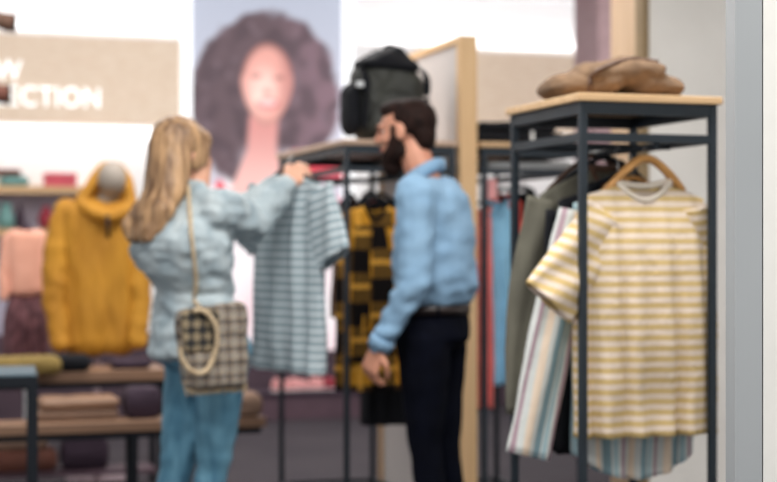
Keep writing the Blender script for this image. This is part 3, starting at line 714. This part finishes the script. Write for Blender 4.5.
def mannequin_peach():
    Y = 8.5; k = FPX/Y; base = Vector(((26-388.5)/FPX*Y, Y, 0))
    root = thing('mannequin', 'headless small mannequin in a peach top and dark maroon printed skirt', 'mannequin', base, TH)
    def z(py): return CAMZ+(241-py)/k
    bm = NB(); hull(bm, [((-.06, 0, z(236)), (.05, .06, .035)), ((.06, 0, z(236)), (.05, .06, .035)), ((0, 0, z(290)), (.09, .07, .04))])
    caps(bm, [((-.10, 0, z(240)), .035), ((-.125, -.01, z(275)), .03), ((-.12, -.03, z(296)), .028)]); caps(bm, [((.10, 0, z(240)), .035), ((.115, -.01, z(275)), .03), ((.11, -.03, z(296)), .028)])
    obj('top', wrinkle(fuse(bm, .008, 4), lambda p: .005*nz(p, (18, 18, 10), 3)), M['peach'], root)
    sk = garment_body(.24, z(293)-z(372), .18, .20, neck=.01, ndepth=0, drop=0, fold=.008, seed=31, k=4); bmesh.ops.translate(sk, verts=sk.verts, vec=(0, 0, z(372)))
    so = obj('skirt', sk, M['maroonprint'], root); solid(so)
    obj('neck', tube(NB(), [(0, 0, z(238)), (0, 0, z(226)), (0, 0, z(223))], [.035, .03, .012], 16), M['darkplum'], root)
    obj('pole', tube(NB(), [(0, 0, .02), (0, 0, z(290))], .012, 12), M['whitec'], root)
    obj('base', tube(NB(), [(0, 0, 0), (0, 0, .02)], .14, 32), M['whitec'], root)
mannequin_peach()

# ================================================================= PEOPLE
def basis(f):
    f = Vector((f[0], f[1], 0)).normalized(); l = Vector((-f.y, f.x, 0))        # l = the person's left
    return f, l, Matrix((( f.x, l.x, 0, 0), (f.y, l.y, 0, 0), (0, 0, 1, 0), (0, 0, 0, 1)))
def hand_prims(bm, wrist, d, palmn, side, r=1.0, curl=.6):
    """wrist point, d = along the hand, palmn = out of the palm, side=+1 thumb on d x palmn side"""
    d = d.normalized(); palmn = (palmn-d*palmn.dot(d)).normalized(); s = d.cross(palmn)*side
    hull(bm, [(wrist+s*.018*r, .016*r), (wrist-s*.018*r, .016*r), (wrist+d*.085*r+s*.030*r, .012*r), (wrist+d*.08*r-s*.034*r, .011*r)], None, 2)
    for i, (off, ln) in enumerate(((.031, .078), (.011, .086), (-.011, .080), (-.032, .062))):
        p = wrist+d*.085*r+s*off*r; a = 0; ch = [(p, .0095*r)]
        for seg in (.45, .32, .23):
            a += curl*(1.0+.08*i); p = p+(d*math.cos(a)+palmn*math.sin(a))*ln*seg*r; ch.append((p, (.0088 if seg > .3 else .0075)*r))
        caps(bm, ch, 2)
    p = wrist+d*.02*r+s*.024*r; q = p+(d*.6+s*.7+palmn*.35).normalized()*.042*r; q2 = q+(d*.9+s*.1+palmn*.6).normalized()*.032*r; q3 = q2+(d*.8-s*.3+palmn*.7).normalized()*.024*r
    caps(bm, [(p, .015*r), (q, .0115*r), (q2, .010*r), (q3, .0085*r)], 2)

def head_prims(bm, c, R, s=1.0):
    """c centre; R rotation (x fwd, y left, z up); head 0.23 high"""
    def P(x, y, z): return c + (R @ Vector((x*s, y*s, z*s, 0)).to_4d()).to_3d() if False else c + (R.to_3x3() @ Vector((x*s, y*s, z*s)))
    def E(x, y, z, r): ell(bm, P(x, y, z), tuple(q*s for q in r), R, 3)
    E(-.012, 0, .028, (.094, .074, .086)); hull(bm, [(P(.03, 0, .0), (.055*s, .062*s, .06*s)), (P(.045, 0, -.075), (.035*s, .040*s, .030*s))], R)
    E(.083, 0, .028, (.018, .05, .012)); 
    caps(bm, [(P(.088, 0, .02), .009*s), (P(.108, 0, -.018), .0125*s)], 2)
    E(.098, .010, -.021, (.010, .009, .007)); E(.098, -.010, -.021, (.010, .009, .007))
    E(.084, 0, -.048, (.014, .024, .007)); E(.081, 0, -.060, (.014, .021, .008)); E(.072, 0, -.092, (.020, .022, .014))
    for y in (-1, 1):
        E(.055, y*.038, -.02, (.026, .022, .022)); E(-.005, y*.078, -.005, (.019, .009, .032))
    return P
def face_parts(P, R, root, lips=True):
    for y in (-1, 1):
        e = NB(); ell(e, P(.067, y*.031, .008), .0105, None, 3); obj('eye', e, M['eye'], root, world=True)
        e = NB(); ell(e, P(.0745, y*.031, .008), (.0045, .0075, .0075), R, 2); obj('iris', e, M['iris'], root, world=True)
        e = NB(); tube(e, spline([P(.080, y*.050, .026), P(.092, y*.033, .033), P(.095, y*.014, .029)], 4), .004, 6); obj('eyebrow', e, M['darkhair'], root, world=True)
    if lips:
        e = NB(); ell(e, P(.096, 0, -.049), (.005, .021, .005), R, 2); ell(e, P(.093, 0, -.058), (.005, .018, .006), R, 2); obj('lips', e, M['lip'], root, world=True)

# ---------------- man
def man():
    Y0 = 5.72; g = Vector(((433-388.5)/FPX*Y0, Y0, 0)); f, l, R = basis((-.95, .31))
    root = thing('person', 'bearded man in a light blue shirt and navy trousers facing left', 'person', g)
    def L_(a, b, z): return g+f*a+l*b+Vector((0, 0, z))
    def rt(r): return r
    # limbs in world coordinates; left arm is the near one
    shL = L_(.01, .185, 1.415); elL = at(416, 284, 5.50); wrL = at(381, 343, 5.53)
    shR = L_(.01, -.185, 1.415); elR = L_(-.03, -.25, 1.12); wrR = L_(.04, -.24, .88)
    body = NB()
    hR = R @ Matrix.Rotation(math.radians(7), 4, 'Y')
    hc = L_(.108, 0, 1.654)
    P = head_prims(body, hc, hR, 1.03)
    caps(body, [(L_(.08, 0, 1.60), .058), (L_(.03, 0, 1.46), .062)])
    hull(body, [(L_(0, .12, 1.40), (.07, .07, .06)), (L_(0, -.12, 1.40), (.07, .07, .06)), (L_(0, 0, 1.20), (.10, .13, .1)), (L_(0, 0, 1.0), (.09, .13, .06))], R)
    hull(body, [(L_(0, 0, 1.0), (.09, .13, .06)), (L_(.0, 0, .90), (.10, .145, .06))], R)
    caps(body, [(shL, .055), (elL, .040), (wrL, .026)]); caps(body, [(shR, .055), (elR, .040), (wrR, .026)])
    kn = [L_(.005, .085, .50), L_(-.02, -.07, .50)]; an = [L_(-.05, .08, .09), L_(-.08, -.07, .09)]
    hips = [L_(.01, .085, .90), L_(.0, -.085, .90)]
    for h_, k_, a_ in zip(hips, kn, an): caps(body, [(h_, .08), (k_, .052), (a_, .036)]); caps(body, [(a_, .036), (a_+f*.12-Vector((0, 0, .05)), .028)])
    hand_prims(body, wrL+(wrL-elL).normalized()*.02, (wrL-elL)+Vector((0, 0, -.12)), l*-1+f*-.6, 1, 1.0, .62)
    hand_prims(body, wrR+(wrR-elR).normalized()*.02, (wrR-elR), l*1, -1, 1.0, .5)
    obj('body', fuse(body, .0045, 3), M['skinm'], root, world=True)
    face_parts(P, hR, root)
    # shirt
    s = NB()
    hull(s, [(L_(0, .145, 1.425), (.075, .065, .05)), (L_(0, -.145, 1.425), (.075, .065, .05)), (L_(-.005, 0, 1.26), (.150, .185, .09)), (L_(.01, 0, 1.455), (.065, .08, .03))], R)
    hull(s, [(L_(-.045, .0, 1.40), (.085, .15, .06)), (L_(-.02, 0, 1.26), (.135, .175, .09)), (L_(.0, 0, 1.455), (.06, .08, .03))], R)
    hull(s, [(L_(-.005, 0, 1.26), (.150, .185, .09)), (L_(-.01, 0, 1.09), (.155, .175, .06)), (L_(.0, 0, 1.03), (.135, .158, .04))], R)
    caps(s, [(shL, .078), (shL.lerp(elL, .5), .068), (elL, .056), (elL.lerp(wrL, .5), .050), (wrL, .040)]); caps(s, [(shR, .075), (elR, .055), (wrR, .038)])
    me = fuse(s, .008, 4)
    ax = (elL-shL).normalized()
    def wr(p):
        zf = sm(1.2, 1.0, p.z)
        n_ = .008*nz(p, (7, 7, 11), 2)+(.006+.009*zf)*nz(p, (14, 14, 24), 7)
        return n_
    wrinkle(me, wr)
    zl = .985
    obj('shirt', me, M['shirtblue'], root, world=True)
    # collar
    c = NB(); pts = []
    for i in range(17):
        a = -PI*.92+i/16*PI*1.84; pts.append(L_(.038+math.cos(a)*.072, math.sin(a)*.070, 1.495-.040*math.cos(a)))
    tube(c, pts, .011, 8, 2.2); obj('collar', c, M['shirtblue'], root, world=True)
    c = NB(); tube(c, [wrL+(wrL-elL).normalized()*-.02, wrL+(wrL-elL).normalized()*.022], [.047, .043], 20); obj('cuff', c, M['shirtblue'], root, world=True)
    bt = NB(); ell(bt, L_(.150, .012, 1.20), .006); 
    for i in range(1, 4): ell(bt, L_(.152, .012, 1.20+.08*i*(1-.3*i/3)), .006, None, 1)
    bt.free()
    # trousers
    t = NB()
    hull(t, [(L_(.0, 0, .985), (.128, .158, .022)), (L_(.0, 0, .90), (.140, .165, .05))], R)
    for sgn, h_, k_, a_ in ((1, hips[0], kn[0], an[0]), (-1, hips[1], kn[1], an[1])):
        caps(t, [(h_, .108), (h_.lerp(k_, .5), .086), (k_, .062), (a_+Vector((0, 0, .02)), .052)])
    obj('trousers', wrinkle(fuse(t, .009, 4), lambda p: .006*nz(p, (10, 10, 14), 5)), M['navy'], root, world=True)
    b = NB(); n = 48; r1 = []; r2 = []
    for i in range(n):
        a = 2*PI*i/n; q = f*(.002+math.cos(a)*.136)+l*math.sin(a)*.166
        r1.append(b.verts.new(g+q+Vector((0, 0, .985)))); r2.append(b.verts.new(g+q+Vector((0, 0, 1.017))))
    for i in range(n): b.faces.new((r1[i], r1[(i+1) % n], r2[(i+1) % n], r2[i]))
    bo = obj('belt', b, M['leather'], root, world=True); solid(bo, .004)
    for h_ in (-.4, .5, 2.2):
        bl = NB(); q = g+f*(.002+math.cos(PI/2+h_)*.138)+l*math.sin(PI/2+h_)*.168; ell(bl, q+Vector((0, 0, 1.0)), (.006, .006, .024), R, 2); obj('belt_loop', bl, M['navy'] if h_ != -.4 else M['silver'], root, world=True)
    for a_ in an:
        sh = NB(); hull(sh, [(a_-Vector((0, 0, .045)), (.05, .045, .044)), (a_+f*.16-Vector((0, 0, .06)), (.045, .042, .028))], R)
        hull(sh, [(a_, (.045, .042, .05)), (a_-Vector((0, 0, .04)), (.045, .042, .044))], R); obj('shoe', fuse(sh, .008, 3), M['leather'], root, world=True)
    # hair and beard
    h = NB()
    def E(x, y, z, r): ell(h, P(x, y, z), tuple(1.03*q for q in r), hR, 3)
    E(-.032, 0, .036, (.092, .081, .083)); E(.016, 0, .080, (.066, .064, .040)); E(.050, 0, .086, (.034, .052, .028)); E(-.070, 0, -.02, (.042, .062, .065)); E(.026, 0, .0, (.020, .079, .045)); E(-.025, .0, .02, (.055, .080, .055))
    me = fuse(h, .006, 3); wrinkle(me, lambda p: .002*nz(p, (30, 30, 30), 3)+.002*nz(p, (80, 80, 40), 4)); obj('hair', me, M['darkhair'], root, world=True)
    h = NB()
    hull(h, [(P(.018, .066, -.03), (.024, .010, .024)), (P(.016, .058, -.068), (.032, .014, .030)), (P(.072, .018, -.098), (.025, .022, .022))], hR)
    hull(h, [(P(.018, -.066, -.03), (.024, .010, .024)), (P(.016, -.058, -.068), (.032, .014, .030)), (P(.072, -.018, -.098), (.025, .022, .022))], hR)
    E(.062, 0, -.118, (.038, .040, .036)); E(.060, .034, -.080, (.028, .018, .025)); E(.060, -.034, -.080, (.028, .018, .025)); E(.090, 0, -.040, (.010, .026, .005))
    me = fuse(h, .005, 2); wrinkle(me, lambda p: .003*nz(p, (70, 70, 70), 3)); obj('beard', me, M['darkhair'], root, world=True)
man()

# ---------------- woman
def woman():
    Y0 = 5.56; g = Vector(((194-388.5)/FPX*Y0, Y0, 0)); f, l, R = basis((.8, .6))
    root = thing('person', 'long-haired blonde woman in a washed denim jacket and blue jeans holding up a t-shirt', 'person', g)
    def L_(a, b, z): return g+f*a+l*b+Vector((0, 0, z))
    shR = L_(.0, -.16, 1.355); elR = at(250, 224, 5.62); wrR = at(287, 184, 5.74)
    shL = L_(.0, .16, 1.355); elL = L_(.22, .20, 1.30); wrL = L_(.43, .10, 1.46)
    hR = R @ Matrix.Rotation(math.radians(18), 4, 'Y'); hc = L_(-.04, .01, 1.558)
    body = NB(); P = head_prims(body, hc, hR, .90)
    caps(body, [(L_(.02, 0, 1.53), .048), (L_(-.0, 0, 1.39), .052)])
    hull(body, [(L_(0, .11, 1.34), (.06, .06, .05)), (L_(0, -.11, 1.34), (.06, .06, .05)), (L_(0, 0, 1.06), (.08, .11, .06))], R)
    hull(body, [(L_(0, 0, 1.06), (.08, .11, .06)), (L_(0, 0, .88), (.10, .14, .06))], R)
    caps(body, [(shR, .045), (elR, .035), (wrR, .023)]); caps(body, [(shL, .045), (elL, .035), (wrL, .023)])
    hips = [L_(.045, .075, .86), L_(.065, -.09, .86)]; kn = [L_(-.035, .065, .42), L_(.04, -.07, .46)]; an = [L_(-.12, .08, .09), L_(-.03, -.05, .09)]
    for h_, k_, a_ in zip(hips, kn, an): caps(body, [(h_, .08), (k_, .048), (a_, .033)]); caps(body, [(a_, .033), (a_+f*.10-Vector((0, 0, .05)), .025)])
    dh = (wrR-elR).normalized()
    hand_prims(body, wrR+dh*.012, dh+Vector((.25, .1, .1)), f*.3+l*.9-Vector((0, 0, .4)), 1, .92, .75)
    dl = (wrL-elL).normalized(); hand_prims(body, wrL+dl*.012, dl, -l*.9-Vector((0, 0, .3)), -1, .92, .7)
    obj('body', fuse(body, .0045, 3), M['skin'], root, world=True)
    face_parts(P, hR, root)
    # jacket
    s = NB()
    hull(s, [(L_(-.01, .125, 1.385), (.075, .065, .05)), (L_(-.01, -.125, 1.385), (.075, .065, .05)), (L_(-.045, .01, 1.225), (.175, .225, .13))], R)
    hull(s, [(L_(-.045, .01, 1.225), (.175, .225, .13)), (L_(-.0, 0, 1.09), (.13, .18, .05))], R)
    hull(s, [(L_(.0, 0, 1.07), (.120, .160, .03)), (L_(.005, 0, .99), (.14, .19, .03)), (L_(.01, 0, .845), (.165, .215, .025))], R)
    caps(s, [(shR, .082), (shR.lerp(elR, .5), .080), (elR, .070), (elR.lerp(wrR, .5), .062), (wrR-dh*.01, .044)]); caps(s, [(shL, .08), (elL, .068), (wrL-dl*.01, .042)])
    caps(s, [(L_(-.03, .10, 1.425), .032), (L_(-.065, .0, 1.43), .034), (L_(-.03, -.10, 1.425), .032)])
    me = fuse(s, .009, 3)
    wrinkle(me, lambda p: .016*nz(p, (7, 7, 13), 2)+.011*nz(p, (14, 14, 32), 7)+.003*nz(p, (50, 50, 50), 1))
    obj('jacket', me, M['denimjacket'], root, world=True)
    jb = BVHTree.FromPolygons([root.matrix_basis @ v.co for v in me.vertices], [p_.vertices[:] for p_ in me.polygons])
    # jeans
    t = NB(); hull(t, [(L_(.01, 0, .90), (.12, .155, .04)), (L_(.02, 0, .83), (.135, .165, .05))], R)
    for h_, k_, a_ in zip(hips, kn, an): caps(t, [(h_, .108), (h_.lerp(k_, .5), .086), (k_, .062), (a_+Vector((0, 0, .06)), .050)])
    obj('jeans', wrinkle(fuse(t, .008, 3), lambda p: .005*nz(p, (14, 14, 22), 5)), M['jeans'], root, world=True)
    for a_ in an:
        sh = NB(); hull(sh, [(a_-Vector((0, 0, .048)), (.042, .038, .041)), (a_+f*.14-Vector((0, 0, .062)), (.04, .036, .027))], R); hull(sh, [(a_, (.04, .036, .04)), (a_-Vector((0, 0, .04)), (.04, .036, .04))], R); obj('shoe', fuse(sh, .007, 3), M['whitec'], root, world=True)
    # hair
    h = NB()
    def E(x, y, z, r): ell(h, P(x, y, z), r, hR, 3)
    E(-.035, 0, .040, (.104, .090, .096)); E(.026, 0, .07, (.066, .074, .052)); E(.035, -.066, .01, (.045, .02, .06)); E(.03, .062, -.02, (.045, .02, .09))
    hull(h, [(P(-.06, 0, .02), (.080, .090, .06)), (L_(-.125, -.01, 1.42), (.065, .10, .05))], R)
    hull(h, [(L_(-.125, -.01, 1.42), (.065, .10, .05)), (L_(-.170, -.005, 1.34), (.06, .095, .04))], R)
    for q in range(-3, 4): caps(h, [(L_(-.165, -.005+q*.025, 1.36), .042), (L_(-.20+.006*q*(-1)**q, q*.024, 1.305-.012*(q % 3)), .028), (L_(-.22, q*.022, 1.265-.012*(q % 2)), .012)])
    me = fuse(h, .006, 3)
    def hw(p):
        q = p-g; a = q.dot(l); b = q.dot(f)
        return .005*nz((a, b, p.z), (60, 60, 3), 3)+.003*nz((a, b, p.z), (120, 120, 5), 5)
    wrinkle(me, hw)
    for v in me.vertices: pass
    obj('hair', me, M['blonde'], root, world=True)
    return g, f, l, R, jb, wrR, wrL
wg, wf, wl, wR, wjb, wrR, wrL = woman()

# ---------------- held t-shirt
def held():
    rz = math.atan2(-.8, .6)        # width axis faces her
    Y = 5.86; L = .75; c = at(289, 172, Y)
    garment('t_shirt', 'grey teal t-shirt with pale stripes held up by the woman', 't-shirt', (c.x, c.y, c.z-L), rz, M['tealstripe'], W=.46, L=L, SW=.44, T=.06, neck=.085, ndepth=.06, drop=.06, fold=.012, seed=15,
            sl=[dict(a=(-.19, 0, L-.095), b=(-.33, 0, L-.26), w0=.19, w1=.17, th=.05), dict(a=(.19, 0, L-.095), b=(.315, -.01, L-.325), w0=.20, w1=.18, th=.05)], k=4)
    hanger('black hanger inside the t-shirt the woman holds', (c.x, c.y, c.z+.012), rz, M['black'], .075, .36, .07)
held()

# ---------------- handbag
def handbag():
    c = wg-wl*.285-wf*.095; c.z = .755; rz = math.atan2(wf.y, wf.x)
    root = thing('handbag', 'beige and grey checked tweed handbag with cream rope strap on the womans hip', 'handbag', c, rz)
    bm = NB(); uv = None
    hull(bm, [((-.06, 0, .02), (.05, .045, .03)), ((.09, 0, .02), (.05, .045, .03)), ((-.10, 0, .24), (.04, .03, .03)), ((.10, 0, .26), (.04, .03, .03))])
    me = fuse(bm, .006, 3); wrinkle(me, lambda p: .006*nz(p, (20, 20, 20), 2))
    u = me.uv_layers.new(name='UV')
    for lp in me.loops:
        v = me.vertices[lp.vertex_index].co; u.data[lp.index].uv = (v.x, v.z)
    obj('body', me, M['tweed'], root)
    fl_ = NB(); hull(fl_, [((-.10, -.038, .14), (.03, .010, .02)), ((-.10, -.036, .25), (.04, .012, .02)), ((-.03, -.038, .14), (.03, .010, .02)), ((-.03, -.036, .25), (.04, .012, .02))])
    me = fuse(fl_, .005, 2); u = me.uv_layers.new(name='UV')
    for lp in me.loops:
        v = me.vertices[lp.vertex_index].co; u.data[lp.index].uv = (v.x+.02, v.z+.01)
    obj('flap', me, plaid('dark_tweed', (150, 136, 112), (84, 78, 70), (74, 70, 62), (44, 44, 46), .043, .5, (120, 106, 84)), root)
    fr = NB(); rnd = random.Random(2)
    for i in range(60):
        x = -.10+.23*i/59; zz = .012*rnd.random(); tube(fr, [(x, -.02+.04*rnd.random(), .02), (x+.006*rnd.uniform(-1, 1), -.02, -.012-zz)], .0028, 5)
    fo = obj('fringe', fr, M['rope'], root); fo['kind'] = 'stuff'
    pts = [(-.085+.070*math.cos(a), -.062-.006*math.sin(a*3), .16+.105*math.sin(a)) for a in [math.radians(105)-math.radians(275)*i/40 for i in range(41)]]
    obj('rope_handle', tube(NB(), pts, .0085, 8, caps=False), M['rope'], root)
    # shoulder strap laid over the jacket
    pts = []
    cam_p = Vector((0, 0, CAMZ))
    for px, py in ((188, 186), (189, 200), (190, 215), (191, 232), (193, 250), (195, 268), (196, 286), (195, 302)):
        d = (at(px, py, 5)-cam_p).normalized(); h = wjb.ray_cast(cam_p, d)
        if h[0] is not None: pts.append(h[0]-d*.006)
    pts.append(c+Vector((0, 0, .25))-wf*.02-wl*.03)
    obj('strap', tube(NB(), spline(pts, 5), .0075, 8), M['rope'], root, world=True)
handbag()
